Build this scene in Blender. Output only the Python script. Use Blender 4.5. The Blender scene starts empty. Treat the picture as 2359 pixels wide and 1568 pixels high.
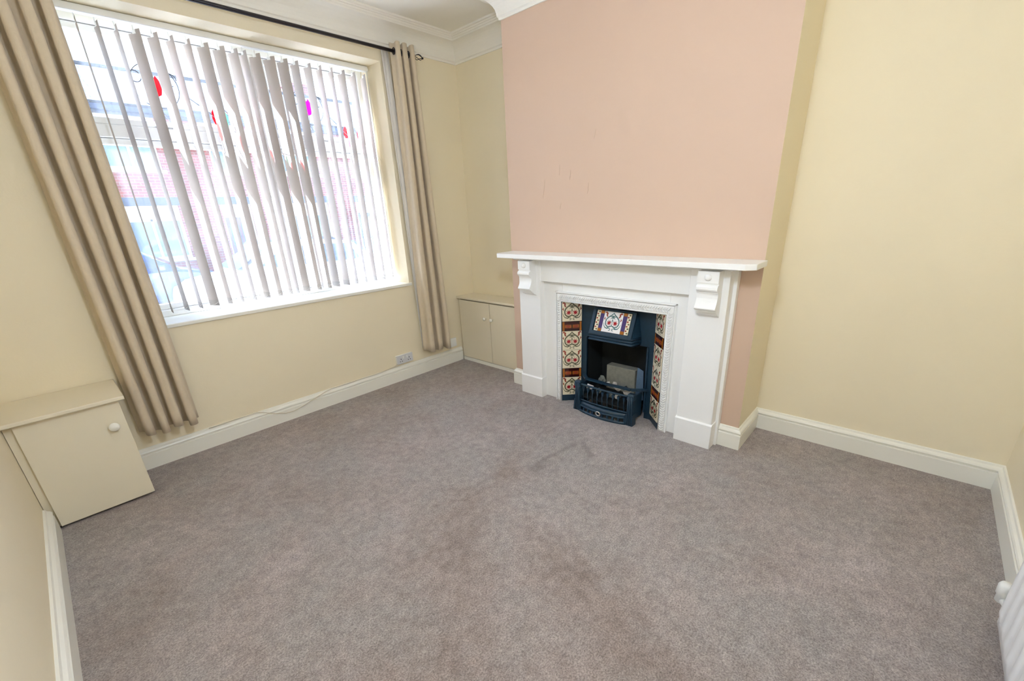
import bpy, bmesh, math, random
from mathutils import Vector, Matrix, noise as mnoise
random.seed(7)
S = bpy.context.scene
C = S.collection
PI = math.pi

# ------------------------------------------------------------------ camera
FPX, PX, PY, IW = 989.94, 16.08, 78.88, 2359.0
cam_d = bpy.data.cameras.new('camera'); cam = bpy.data.objects.new('camera', cam_d); C.objects.link(cam)
f_ = Vector((0.68229164, 0.63781454, -0.35731041)); r_ = Vector((0.67048356, -0.74073766, -0.04194652)); u_ = Vector((0.29142738, 0.21095099, 0.93304328))
M = Matrix((r_, u_, -f_)).transposed().to_4x4(); M.translation = (-3.0339, -3.4393, 1.4663)
cam.matrix_world = M
cam_d.sensor_width = 36.0; cam_d.lens = FPX / IW * 36.0
cam_d.shift_x = -PX / IW; cam_d.shift_y = PY / IW
cam_d.clip_start = 0.02; cam_d.clip_end = 300
S.camera = cam

# ------------------------------------------------------------------ world, sun, exposure
SUN = Vector((-0.718, 0.284, 0.636)).normalized()
wd = bpy.data.worlds.new('sky'); S.world = wd; wd.use_nodes = True
nt = wd.node_tree; nt.nodes.clear()
wo = nt.nodes.new('ShaderNodeOutputWorld'); bg = nt.nodes.new('ShaderNodeBackground'); sk = nt.nodes.new('ShaderNodeTexSky')
sk.sky_type = 'NISHITA'; sk.sun_disc = False; sk.sun_elevation = math.asin(SUN.z); sk.sun_rotation = math.atan2(SUN.x, SUN.y)
sk.air_density = 1.0; sk.dust_density = 1.0; sk.ozone_density = 1.0
bg.inputs['Strength'].default_value = 0.24
nt.links.new(sk.outputs[0], bg.inputs[0]); nt.links.new(bg.outputs[0], wo.inputs[0])
sd = bpy.data.lights.new('sun', 'SUN'); sd.energy = 13.0; sd.angle = math.radians(0.6); sd.color = (0.76, 0.93, 1.25)
so = bpy.data.objects.new('sun', sd); C.objects.link(so); so.rotation_euler = (-SUN).to_track_quat('-Z', 'Y').to_euler()
S.view_settings.view_transform = 'Standard'; S.view_settings.look = 'None'
S.view_settings.gamma = 1.0; S.view_settings.use_curve_mapping = False
S.view_settings.exposure = 2.42
S.cycles.use_denoising = True
S.cycles.max_bounces = 8; S.cycles.diffuse_bounces = 6; S.cycles.glossy_bounces = 3; S.cycles.transmission_bounces = 3; S.cycles.transparent_max_bounces = 12
S.cycles.use_adaptive_sampling = True; S.cycles.adaptive_threshold = 0.08; S.cycles.adaptive_min_samples = 16
S.cycles.sample_clamp_indirect = 6.0; S.cycles.caustics_reflective = False; S.cycles.caustics_refractive = False

FILL_LAMP = 17.0        # glow of the added fill globe, built at the end

# ------------------------------------------------------------------ materials
def lin(r, g, b):
    f = lambda c: (c / 255) / 12.92 if c <= 10 else (((c / 255) + 0.055) / 1.055) ** 2.4
    return (f(r), f(g), f(b), 1)
def nodes(name):
    m = bpy.data.materials.new(name); m.use_nodes = True
    t = m.node_tree; return m, t, t.nodes['Principled BSDF'], t.nodes['Material Output']
def mat(name, col, rough=0.5, var=0.0, vscale=6.0, bump=0.0, bscale=60.0, metal=0.0, spec=0.5, coat=0.0, sheen=0.0):
    m, t, p, o = nodes(name)
    p.inputs['Base Color'].default_value = col; p.inputs['Roughness'].default_value = rough
    p.inputs['Metallic'].default_value = metal; p.inputs['Specular IOR Level'].default_value = spec
    p.inputs['Coat Weight'].default_value = coat; p.inputs['Sheen Weight'].default_value = sheen
    tc = t.nodes.new('ShaderNodeTexCoord')
    n = t.nodes.new('ShaderNodeTexNoise'); n.inputs['Scale'].default_value = vscale; n.inputs['Detail'].default_value = 4
    t.links.new(tc.outputs['Object'], n.inputs['Vector'])
    mx = t.nodes.new('ShaderNodeMix'); mx.data_type = 'RGBA'
    mx.inputs['A'].default_value = tuple(c * (1 - var) for c in col[:3]) + (1,)
    mx.inputs['B'].default_value = tuple(min(1, c * (1 + var)) for c in col[:3]) + (1,)
    t.links.new(n.outputs['Fac'], mx.inputs['Factor']); t.links.new(mx.outputs['Result'], p.inputs['Base Color'])
    if bump:
        b = t.nodes.new('ShaderNodeBump'); b.inputs['Strength'].default_value = bump; b.inputs['Distance'].default_value = 0.004
        n2 = t.nodes.new('ShaderNodeTexNoise'); n2.inputs['Scale'].default_value = bscale; n2.inputs['Detail'].default_value = 3
        t.links.new(tc.outputs['Object'], n2.inputs['Vector']); t.links.new(n2.outputs['Fac'], b.inputs['Height']); t.links.new(b.outputs[0], p.inputs['Normal'])
    return m

M_cream = mat('cream_emulsion', lin(238, 226, 198), 0.75, 0.02, 3, 0.12, 90)
M_pink = mat('dusky_pink_emulsion', lin(209, 181, 159), 0.7, 0.02, 2, 0.10, 70)
M_ceil = mat('ceiling_white', lin(240, 236, 226), 0.8, 0.015, 3, 0.06, 60)
M_gloss = mat('white_gloss_paint', lin(240, 238, 228), 0.32, 0.015, 5, 0.04, 30)
M_surround = mat('white_satin_paint', lin(242, 241, 238), 0.35, 0.012, 6, 0.05, 40)
M_cab = mat('magnolia_paint', lin(232, 222, 198), 0.45, 0.015, 5, 0.05, 40)
M_upvc = mat('white_upvc', lin(240, 240, 238), 0.3, 0.01, 5)
M_curt = mat('taupe_curtain_fabric', lin(212, 196, 170), 0.9, 0.06, 40, 0.25, 500, sheen=0.2)
M_iron = mat('blackened_cast_iron', (0.010, 0.034, 0.060, 1), 0.34, 0.3, 60, 0.25, 260)  # black iron; blue of sky reflections is put into the base colour
M_soot = mat('sooty_iron', (0.006, 0.008, 0.008, 1), 0.8, 0.4, 30, 0.3, 120)
M_polemetal = mat('black_pole_metal', (0.012, 0.008, 0.012, 1), 0.4, 0.1, 20)
M_grout = mat('grout', (0.30, 0.26, 0.20, 1), 0.8, 0.05, 20)
M_tile = mat('cream_glazed_tile', lin(238, 226, 198), 0.12, 0.03, 14, coat=0.6)
M_tgreen = mat('tile_sage_ink', lin(98, 96, 72), 0.15, 0.1, 60, coat=0.5)
M_tteal = mat('tile_teal_ink', lin(70, 110, 112), 0.15, 0.1, 60, coat=0.5)
M_tred = mat('tile_red_ink', lin(168, 26, 36), 0.15, 0.1, 60, coat=0.5)
M_trust = mat('tile_rust_ink', lin(150, 62, 44), 0.15, 0.1, 60, coat=0.5)
M_tdark = mat('tile_dark_maroon', lin(52, 14, 12), 0.12, 0.1, 30, coat=0.6)
M_tamber = mat('tile_amber', lin(168, 100, 34), 0.12, 0.25, 60, coat=0.6)
M_tpurple = mat('tile_purple', lin(70, 56, 116), 0.12, 0.1, 40, coat=0.6)
M_twhite = mat('hood_tile_white', lin(246, 242, 240), 0.12, 0.02, 20, coat=0.6)
M_chrome = mat('polished_metal', (0.88, 0.84, 0.78, 1), 0.35, 0.05, 20, metal=1.0)
M_coal = mat('pale_ceramic_coal', lin(190, 186, 178), 0.85, 0.35, 25, 0.5, 60)
M_coalg = mat('grey_ceramic_coal', lin(112, 116, 110), 0.9, 0.35, 25, 0.5, 60)
M_fbrick = mat('grey_fire_brick', lin(128, 126, 114), 0.9, 0.25, 40, 0.5, 90)
M_plastic = mat('white_plastic', lin(236, 236, 232), 0.35, 0.01, 10)
M_hole = mat('dark_hole', (0.01, 0.01, 0.01, 1), 0.8, 0.1, 10)
M_rad = mat('radiator_white_enamel', lin(242, 242, 242), 0.28, 0.01, 6)
M_weight = mat('slat_hem', lin(168, 160, 152), 0.8, 0.03, 80)

def carpet():
    m, t, p, o = nodes('brown_carpet')
    tc = t.nodes.new('ShaderNodeTexCoord')
    def noi(scale, det=3, rough=0.6):
        n = t.nodes.new('ShaderNodeTexNoise'); n.inputs['Scale'].default_value = scale; n.inputs['Detail'].default_value = det; n.inputs['Roughness'].default_value = rough
        t.links.new(tc.outputs['Object'], n.inputs['Vector']); return n
    def ramp(src, stops):
        r = t.nodes.new('ShaderNodeValToRGB'); t.links.new(src, r.inputs[0])
        el = r.color_ramp.elements
        el[0].position, el[0].color = stops[0]; el[1].position, el[1].color = stops[1]
        return r
    def mix(f, a, b, mode='MIX'):
        x = t.nodes.new('ShaderNodeMix'); x.data_type = 'RGBA'; x.blend_type = mode
        if isinstance(f, float): x.inputs['Factor'].default_value = f
        else: t.links.new(f, x.inputs['Factor'])
        for k, v in (('A', a), ('B', b)):
            if isinstance(v, tuple): x.inputs[k].default_value = v
            else: t.links.new(v, x.inputs[k])
        return x.outputs['Result']
    big = ramp(noi(1.7, 5, 0.62).outputs['Fac'], ((0.25, (0.228, 0.174, 0.148, 1)), (0.72, (0.405, 0.350, 0.338, 1))))
    hue = mix(ramp(noi(2.6, 4).outputs['Fac'], ((0.40, (0, 0, 0, 1)), (0.66, (1, 1, 1, 1)))).outputs[0], big.outputs[0], (0.320, 0.288, 0.274, 1))
    fine = ramp(noi(150, 4, 0.8).outputs['Fac'], ((0.36, (0.52, 0.50, 0.48, 1)), (0.64, (1.48, 1.46, 1.44, 1))))
    col = mix(1.0, hue, fine.outputs[0], 'MULTIPLY')
    mid = ramp(noi(28, 6, 0.75).outputs['Fac'], ((0.32, (0.74, 0.73, 0.73, 1)), (0.68, (1.26, 1.26, 1.26, 1))))
    col = mix(1.0, col, mid.outputs[0], 'MULTIPLY')
    geo = t.nodes.new('ShaderNodeNewGeometry'); NS = noi(24, 3)
    # worn mark before the hearth: distance to two short strokes
    def stroke(ax, ay, bx, by, w):
        v = t.nodes.new('ShaderNodeVectorMath'); v.operation = 'SUBTRACT'; t.links.new(geo.outputs['Position'], v.inputs[0]); v.inputs[1].default_value = (ax, ay, 0)
        L = math.hypot(bx - ax, by - ay); ux, uy = (bx - ax) / L, (by - ay) / L
        d = t.nodes.new('ShaderNodeVectorMath'); d.operation = 'DOT_PRODUCT'; t.links.new(v.outputs[0], d.inputs[0]); d.inputs[1].default_value = (ux, uy, 0)
        cl = t.nodes.new('ShaderNodeClamp'); t.links.new(d.outputs['Value'], cl.inputs[0]); cl.inputs[1].default_value = 0; cl.inputs[2].default_value = L
        sc = t.nodes.new('ShaderNodeVectorMath'); sc.operation = 'SCALE'; sc.inputs[0].default_value = (ux, uy, 0); t.links.new(cl.outputs[0], sc.inputs['Scale'])
        e = t.nodes.new('ShaderNodeVectorMath'); e.operation = 'DISTANCE'; t.links.new(v.outputs[0], e.inputs[0]); t.links.new(sc.outputs[0], e.inputs[1])
        ns = NS; ad = t.nodes.new('ShaderNodeMath'); ad.operation = 'MULTIPLY_ADD'; t.links.new(ns.outputs['Fac'], ad.inputs[0]); ad.inputs[1].default_value = w * 1.6; t.links.new(e.outputs['Value'], ad.inputs[2])
        mr = t.nodes.new('ShaderNodeMapRange'); t.links.new(ad.outputs[0], mr.inputs[0]); mr.inputs[1].default_value = w * 1.1; mr.inputs[2].default_value = w * 1.9; mr.inputs[3].default_value = 0.36; mr.inputs[4].default_value = 0.0
        return mr.outputs[0]
    for s in ((-1.36, -1.97, -1.27, -1.96, 0.05), (-1.24, -1.955, -0.96, -1.985, 0.028), (-0.93, -2.03, -1.02, -2.15, 0.028), (-1.01, -2.73, -1.012, -2.735, 0.018)):
        col = mix(stroke(*s), col, (0.10, 0.082, 0.072, 1))
    t.links.new(col, p.inputs['Base Color']); p.inputs['Roughness'].default_value = 0.95; p.inputs['Specular IOR Level'].default_value = 0.15
    p.inputs['Sheen Weight'].default_value = 0.25; p.inputs['Sheen Roughness'].default_value = 0.6
    b = t.nodes.new('ShaderNodeBump'); b.inputs['Strength'].default_value = 0.7; b.inputs['Distance'].default_value = 0.006
    t.links.new(noi(200, 3, 0.8).outputs['Fac'], b.inputs['Height']); t.links.new(b.outputs[0], p.inputs['Normal'])
    return m
M_carpet = carpet()

def slat_mat():
    m, t, p, o = nodes('cream_blind_fabric')
    p.inputs['Base Color'].default_value = lin(184, 175, 168); p.inputs['Roughness'].default_value = 0.85; p.inputs['Specular IOR Level'].default_value = 0.2
    tr = t.nodes.new('ShaderNodeBsdfTranslucent'); tr.inputs[0].default_value = lin(206, 190, 172)
    mx = t.nodes.new('ShaderNodeMixShader'); mx.inputs[0].default_value = 0.05
    tc = t.nodes.new('ShaderNodeTexCoord'); w = t.nodes.new('ShaderNodeTexNoise'); w.inputs['Scale'].default_value = 300
    b = t.nodes.new('ShaderNodeBump'); b.inputs['Strength'].default_value = 0.15; b.inputs['Distance'].default_value = 0.001
    t.links.new(tc.outputs['Object'], w.inputs['Vector']); t.links.new(w.outputs['Fac'], b.inputs['Height']); t.links.new(b.outputs[0], p.inputs['Normal'])
    t.links.new(p.outputs[0], mx.inputs[1]); t.links.new(tr.outputs[0], mx.inputs[2]); t.links.new(mx.outputs[0], o.inputs[0])
    return m
M_slat = slat_mat()
def lining_mat():
    m, t, p, o = nodes('curtain_lining')
    p.inputs['Base Color'].default_value = lin(238, 234, 228); p.inputs['Roughness'].default_value = 0.9
    tr = t.nodes.new('ShaderNodeBsdfTranslucent'); tr.inputs[0].default_value = lin(238, 232, 222)
    mx = t.nodes.new('ShaderNodeMixShader'); mx.inputs[0].default_value = 0.25
    t.links.new(p.outputs[0], mx.inputs[1]); t.links.new(tr.outputs[0], mx.inputs[2]); t.links.new(mx.outputs[0], o.inputs[0])
    return m
M_lining = lining_mat()
def glass(name, tint=(1, 1, 1, 1), haze=0.05, refl=0.05):
    m, t, p, o = nodes(name); t.nodes.remove(p)
    tp = t.nodes.new('ShaderNodeBsdfTransparent'); tp.inputs[0].default_value = tint
    gl = t.nodes.new('ShaderNodeBsdfGlossy'); gl.inputs['Roughness'].default_value = 0.02
    tl = t.nodes.new('ShaderNodeBsdfTranslucent'); tl.inputs[0].default_value = tint
    tc = t.nodes.new('ShaderNodeTexCoord'); n = t.nodes.new('ShaderNodeTexNoise'); n.inputs['Scale'].default_value = 2.5; n.inputs['Detail'].default_value = 6
    t.links.new(tc.outputs['Object'], n.inputs['Vector'])
    mr = t.nodes.new('ShaderNodeMapRange'); mr.inputs[1].default_value = 0.3; mr.inputs[2].default_value = 0.8; mr.inputs[3].default_value = haze * 0.4; mr.inputs[4].default_value = haze * 1.8
    t.links.new(n.outputs['Fac'], mr.inputs[0])
    a = t.nodes.new('ShaderNodeMixShader'); t.links.new(mr.outputs[0], a.inputs[0]); t.links.new(tp.outputs[0], a.inputs[1]); t.links.new(tl.outputs[0], a.inputs[2])
    b = t.nodes.new('ShaderNodeMixShader'); b.inputs[0].default_value = refl; t.links.new(a.outputs[0], b.inputs[1]); t.links.new(gl.outputs[0], b.inputs[2])
    t.links.new(b.outputs[0], o.inputs[0]); return m
M_glass = glass('window_glass', (0.97, 0.98, 0.99, 1), 0.034)
M_redglass = glass('red_stained_glass', (0.9, 0.03, 0.06, 1), 0.5)
M_pinkglass = glass('magenta_stained_glass', (0.9, 0.04, 0.45, 1), 0.5)
M_greenglass = glass('green_stained_glass', (0.25, 0.6, 0.4, 1), 0.5)
M_lead = mat('lead_came', (0.12, 0.12, 0.13, 1), 0.5, 0.1, 30)

def brickmat():
    m, t, p, o = nodes('red_house_brick')
    tc = t.nodes.new('ShaderNodeTexCoord'); mp = t.nodes.new('ShaderNodeMapping'); mp.inputs['Rotation'].default_value = (PI / 2, 0, 0)
    b = t.nodes.new('ShaderNodeTexBrick'); b.inputs['Scale'].default_value = 1.0; b.inputs['Brick Width'].default_value = 0.225; b.inputs['Row Height'].default_value = 0.075; b.inputs['Mortar Size'].default_value = 0.006
    b.inputs['Color1'].default_value = lin(150, 66, 52); b.inputs['Color2'].default_value = lin(122, 52, 44); b.inputs['Mortar'].default_value = lin(150, 128, 116)
    t.links.new(tc.outputs['Object'], mp.inputs[0]); t.links.new(mp.outputs[0], b.inputs['Vector']); t.links.new(b.outputs[0], p.inputs['Base Color'])
    p.inputs['Roughness'].default_value = 0.9
    return m
M_brick = brickmat()
def slatemat():
    m, t, p, o = nodes('grey_roof_slate')
    tc = t.nodes.new('ShaderNodeTexCoord')
    b = t.nodes.new('ShaderNodeTexBrick'); b.inputs['Scale'].default_value = 1.0; b.inputs['Brick Width'].default_value = 0.3; b.inputs['Row Height'].default_value = 0.2; b.inputs['Mortar Size'].default_value = 0.012
    b.inputs['Color1'].default_value = lin(92, 98, 112); b.inputs['Color2'].default_value = lin(72, 80, 96); b.inputs['Mortar'].default_value = lin(30, 32, 40)
    t.links.new(tc.outputs['Object'], b.inputs['Vector']); t.links.new(b.outputs[0], p.inputs['Base Color']); p.inputs['Roughness'].default_value = 0.6
    return m
M_slate = slatemat()
M_stone = mat('pale_stone', lin(200, 192, 176), 0.85, 0.08, 4)
M_darkpaint = mat('dark_blue_paint', lin(40, 52, 76), 0.5, 0.08, 4)
M_hglass = mat('house_window_dark_glass', lin(96, 116, 128), 0.05, 0.1, 1.5)
M_net = mat('net_curtain', lin(215, 215, 205), 0.9, 0.15, 3)
M_door = mat('mauve_front_door', lin(112, 78, 92), 0.4, 0.05, 4)
M_fan = mat('fanlight_cream_glass', lin(200, 190, 150), 0.2, 0.05, 4)
M_road = mat('asphalt', lin(112, 112, 114), 0.9, 0.12, 8, 0.3, 80)
M_pave = mat('paving_concrete', lin(176, 172, 164), 0.9, 0.1, 5, 0.2, 40)
M_tyre = mat('tyre_rubber', (0.02, 0.02, 0.02, 1), 0.8, 0.1, 10)
M_alloy = mat('alloy_wheel', (0.65, 0.65, 0.67, 1), 0.3, 0.05, 10, metal=0.7)
M_carglass = mat('car_glass', (0.03, 0.05, 0.08, 1), 0.05, 0.1, 2)
M_lamp = mat('headlamp_lens', (0.7, 0.72, 0.75, 1), 0.1, 0.05, 10)
M_numplate = mat('blank_plate', lin(230, 228, 210), 0.5, 0.02, 10)

# ------------------------------------------------------------------ mesh helpers
def V(*a): return Vector(a)
class MB:
    def __init__(s): s.bm = bmesh.new()
    def box(s, x0, x1, y0, y1, z0, z1, bev=0.0, seg=2, mi=0):
        x0, x1 = sorted((x0, x1)); y0, y1 = sorted((y0, y1)); z0, z1 = sorted((z0, z1))
        b = bmesh.new(); bmesh.ops.create_cube(b, size=1)
        bmesh.ops.scale(b, vec=(x1 - x0, y1 - y0, z1 - z0), verts=b.verts); bmesh.ops.translate(b, vec=((x0 + x1) / 2, (y0 + y1) / 2, (z0 + z1) / 2), verts=b.verts)
        if bev: bmesh.ops.bevel(b, geom=b.edges[:], offset=bev, segments=seg, affect='EDGES', profile=0.5, clamp_overlap=True)
        return s._add(b, mi)
    def _add(s, b, mi=0, mtx=None):
        if mtx: bmesh.ops.transform(b, matrix=mtx, verts=b.verts)
        vm = {v: s.bm.verts.new(v.co) for v in b.verts}
        for f in b.faces:
            try:
                nf = s.bm.faces.new([vm[v] for v in f.verts]); nf.material_index = mi or f.material_index; nf.smooth = f.smooth
            except ValueError: pass
        b.free(); return s
    def poly(s, pts, vec, mi=0, bev=0.0):           # polygon (3d points) extruded by vec
        b = bmesh.new(); vs = [b.verts.new(p) for p in pts]; f = b.faces.new(vs)
        r = bmesh.ops.extrude_face_region(b, geom=[f]); bmesh.ops.translate(b, vec=vec, verts=[e for e in r['geom'] if isinstance(e, bmesh.types.BMVert)])
        bmesh.ops.recalc_face_normals(b, faces=b.faces)
        if bev: bmesh.ops.bevel(b, geom=b.edges[:], offset=bev, segments=2, affect='EDGES', profile=0.5, clamp_overlap=True)
        return s._add(b, mi)
    def tube(s, pts, r, n=8, mi=0, closed=False):
        pts = [Vector(p) for p in pts]; b = bmesh.new(); rings = []; N = len(pts)
        rr = r if isinstance(r, (list, tuple)) else [r] * N
        ref = None
        for i, p in enumerate(pts):
            if closed: d = pts[(i + 1) % N] - pts[i - 1]
            else: d = pts[min(i + 1, N - 1)] - pts[max(i - 1, 0)]
            d.normalize()
            if ref is None: ref = V(0, 0, 1) if abs(d.z) < 0.9 else V(1, 0, 0)
            a = d.cross(ref).normalized(); c = a.cross(d).normalized(); ref = c
            rings.append([b.verts.new(p + (a * math.cos(2 * PI * k / n) + c * math.sin(2 * PI * k / n)) * rr[i]) for k in range(n)])
        for i in range(N if closed else N - 1):
            A, B = rings[i], rings[(i + 1) % N]
            for k in range(n):
                f = b.faces.new((A[k], A[(k + 1) % n], B[(k + 1) % n], B[k])); f.smooth = True
        if not closed:
            b.faces.new(rings[0][::-1]); b.faces.new(rings[-1])
        bmesh.ops.recalc_face_normals(b, faces=b.faces)
        return s._add(b, mi)
    def lathe(s, prof, origin, axis, n=20, mi=0):   # prof: (r, h) along axis
        axis = Vector(axis).normalized(); q = V(0, 0, 1).rotation_difference(axis).to_matrix(); b = bmesh.new(); rings = []
        for r, h in prof:
            rings.append([b.verts.new(Vector(origin) + q @ V(max(r, 1e-5) * math.cos(2 * PI * k / n), max(r, 1e-5) * math.sin(2 * PI * k / n), h)) for k in range(n)])
        for i in range(len(prof) - 1):
            for k in range(n):
                f = b.faces.new((rings[i][k], rings[i][(k + 1) % n], rings[i + 1][(k + 1) % n], rings[i + 1][k])); f.smooth = True
        b.faces.new(rings[0][::-1]); b.faces.new(rings[-1])
        bmesh.ops.recalc_face_normals(b, faces=b.faces)
        return s._add(b, mi)
    def loft(s, secs, mi=0, cap=True, smooth=False):   # list of rings with equal counts
        b = bmesh.new(); R = [[b.verts.new(p) for p in sec] for sec in secs]; n = len(R[0])
        for A, B in zip(R, R[1:]):
            for k in range(n):
                f = b.faces.new((A[k], A[(k + 1) % n], B[(k + 1) % n], B[k])); f.smooth = smooth
        if cap: b.faces.new(R[0][::-1]); b.faces.new(R[-1])
        bmesh.ops.recalc_face_normals(b, faces=b.faces)
        return s._add(b, mi)
    def grid(s, P, mi=0, smooth=True, thick=0.0):
        b = bmesh.new(); R = [[b.verts.new(p) for p in row] for row in P]
        for A, B in zip(R, R[1:]):
            for k in range(len(A) - 1):
                f = b.faces.new((A[k], A[k + 1], B[k + 1], B[k])); f.smooth = smooth
        bmesh.ops.recalc_face_normals(b, faces=b.faces)
        if thick: bmesh.ops.solidify(b, geom=b.faces[:], thickness=thick)
        return s._add(b, mi)
    def mesh(s, name):
        me = bpy.data.meshes.new(name); s.bm.normal_update(); s.bm.to_mesh(me); s.bm.free(); return me
def world_loc(o):
    l = Vector((0, 0, 0))
    while o: l = l + o.location; o = o.parent
    return l
def link(name, me, mats, parent=None):
    o = bpy.data.objects.new(name, me); C.objects.link(o)
    if me is not None and not me.materials:
        for m in (mats if isinstance(mats, (list, tuple)) else [mats]): me.materials.append(m)
    if parent is not None:
        o.parent = parent
    return o
def build(mb, name, mats, parent=None):             # mesh given in world coordinates
    me = mb.mesh(name)
    off = None
    if parent is not None: off = world_loc(parent)
    else:
        xs = [v.co for v in me.vertices]
        off = V((min(c.x for c in xs) + max(c.x for c in xs)) / 2, (min(c.y for c in xs) + max(c.y for c in xs)) / 2, min(c.z for c in xs))
    me.transform(Matrix.Translation(-off))
    o = link(name, me, mats, parent)
    if parent is None: o.location = off
    return o
def tag(o, label, cat, group=None):
    o['label'] = label; o['category'] = cat
    if group: o['group'] = group
    return o
def thing(name, label, cat, loc, group=None):
    o = bpy.data.objects.new(name, None); C.objects.link(o); o.location = loc; o.empty_display_size = 0.1
    return tag(o, label, cat, group)
def struct(o): o['kind'] = 'structure'; return o
def clone(o, parent=None):
    c = o.copy(); C.objects.link(c); c.parent = parent
    for ch in o.children: clone(ch, c)
    return c
def holes_wall(mb, a0, a1, z0, z1, t0, t1, holes, axis='x'):
    A = sorted({a0, a1} | {h[0] for h in holes} | {h[1] for h in holes}); Z = sorted({z0, z1} | {h[2] for h in holes} | {h[3] for h in holes})
    for i in range(len(A) - 1):
        for j in range(len(Z) - 1):
            am, zm = (A[i] + A[i + 1]) / 2, (Z[j] + Z[j + 1]) / 2
            if any(h[0] < am < h[1] and h[2] < zm < h[3] for h in holes): continue
            if axis == 'x': mb.box(A[i], A[i + 1], t0, t1, Z[j], Z[j + 1])
            else: mb.box(t0, t1, A[i], A[i + 1], Z[j], Z[j + 1])
    return mb
def sweep(poly, prof, closed=False):
    """prof (offset to the right of travel, z); one MB per segment with mitred ends"""
    n = len(poly); P = [Vector((p[0], p[1])) for p in poly]
    def nrm(a, b): d = (b - a).normalized(); return Vector((d.y, -d.x))
    out = []; segs = n if closed else n - 1
    def mit(i):
        if not closed and i == 0: return nrm(P[0], P[1])
        if not closed and i == n - 1: return nrm(P[-2], P[-1])
        a, b = nrm(P[i - 1], P[i]), nrm(P[i], P[(i + 1) % n]); m = a + b
        return m / (1 + a.dot(b))
    for i in range(segs):
        j = (i + 1) % n; A = [(P[i].x + mit(i).x * o, P[i].y + mit(i).y * o, z) for o, z in prof]; B = [(P[j].x + mit(j).x * o, P[j].y + mit(j).y * o, z) for o, z in prof]
        out.append(MB().loft([[Vector(q) for q in A], [Vector(q) for q in B]]))
    return out

# ------------------------------------------------------------------ room dimensions (metres)
XL, YB = -3.370, -3.981          # left and back wall planes; the window wall is y = 0, the alcove wall x = 0
XLB = -3.362
BR, Y1, Y2 = -0.386, -0.943, -2.815   # chimney breast front and sides
ZC, ZV = 2.86, 2.690             # ceiling, cove bottom
WX0, WX1, WZ0, WZ1 = -2.64, -0.774, 0.866, 2.590   # window opening

struct(build(MB().box(XL - 0.3, 0.3, YB - 0.3, 0.38, -0.12, 0.0), 'floor', M_carpet))
struct(build(MB().box(XL - 0.3, 0.3, YB - 0.3, 0.38, ZC, ZC + 0.25), 'ceiling', M_ceil))
struct(build(holes_wall(MB(), XL - 0.3, 0.3, 0, ZC, 0.0, 0.38, [(WX0, WX1, WZ0, WZ1)]), 'wall_window', M_cream))
struct(build(MB().box(0, 0.3, YB - 0.3, 0.0, 0, ZC), 'wall_right', M_cream))
struct(build(MB().box(XL - 0.3, XL, YB - 0.3, 0.0, 0, ZC), 'wall_left', M_cream))
struct(build(MB().box(XL, 0, YB - 0.3, YB, 0, ZC), 'wall_back', M_cream))
mb = holes_wall(MB(), Y2, Y1, 0, ZC, BR, 0.0, [(-2.34, -1.49, 0.0, 0.83)], 'y')
mb.box(-0.10, 0, -2.34, -1.49, 0, 0.83)
mb.bm.normal_update()
for f in mb.bm.faces:
    f.material_index = 0 if (f.normal.x < -0.9 and abs(f.calc_center_median().x - BR) < 1e-3) else 1
breast = struct(build(mb, 'wall_chimney_breast', [M_pink, M_cream]))
for (y0, z0, y1, z1) in ((-1.305, 1.668, -1.285, 1.536), (-1.534, 1.711, -1.523, 1.644), (-1.73, 1.932, -1.715, 1.872), (-1.451, 1.508, -1.439, 1.459), (-1.44, 1.75, -1.436, 1.68), (-1.68, 1.62, -1.672, 1.55)):
    m_ = MB().tube([(BR, y0, z0), (BR, (y0 * .7 + y1 * .3), z0 * .7 + z1 * .3), (BR, (y0 * .3 + y1 * .7), z0 * .3 + z1 * .7), (BR, y1, z1)], [0.0006, 0.0028, 0.0028, 0.0006], 6)
    build(m_, 'paper_ridge', M_pink, breast)

# coving all round the room
cv = [(0, ZC), (0, ZV), (0.010, ZV), (0.012, ZV + 0.014), (0.020, ZV + 0.020)]
for k in range(1, 8):
    a = k / 8 * PI / 2; cv.append((0.020 + 0.105 * (1 - math.cos(a)), ZV + 0.020 + 0.105 * math.sin(a)))
cv += [(0.125, ZV + 0.128), (0.128, ZV + 0.140), (0.136, ZV + 0.138), (0.140, ZV + 0.150), (0.150, ZV + 0.149), (0.156, ZV + 0.157), (0.168, ZV + 0.158), (0.170, ZC)]
room = [(XL, 0), (0, 0), (0, Y1), (BR, Y1), (BR, Y2), (0, Y2), (0, YB), (XL, YB)]
for i, m_ in enumerate(sweep(room, cv, True)):
    o = struct(build(m_, 'trim_%d' % (i + 1), M_ceil))
# skirting boards
bbp = [(0, 0), (0.022, 0), (0.022, 0.094), (0.013, 0.097), (0.012, 0.104), (0.021, 0.108), (0.022, 0.114), (0.018, 0.122), (0.010, 0.130), (0.007, 0.140), (0.0, 0.142)]
def bb(name, poly): 
    for m_ in sweep(poly, bbp): struct(build(m_, name, M_gloss))
for nm, seg in zip(('baseboard_window',), sweep([(XLB + 0.42, 0), (-0.234, 0)], bbp)): struct(build(seg, nm, M_gloss))
s_ = sweep([(0, Y1), (BR, Y1), (BR, -1.112)], bbp); struct(build(s_[1], 'baseboard_breast_left', M_gloss)); s_[0].bm.free()
s_ = sweep([(BR, -2.690), (BR, Y2), (0, Y2), (0, YB), (XL, YB), (XL, -0.40)], bbp)
for nm, seg in zip(('baseboard_breast_right', 'baseboard_breast_return', 'baseboard_right', 'baseboard_back', None), s_):
    if nm: struct(build(seg, nm, M_gloss))
bb2 = [(o * 1.3, z) for o, z in bbp]
struct(build(sweep([(XL, YB), (XL, -0.392)], bb2)[0], 'baseboard_left', M_gloss))

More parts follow.
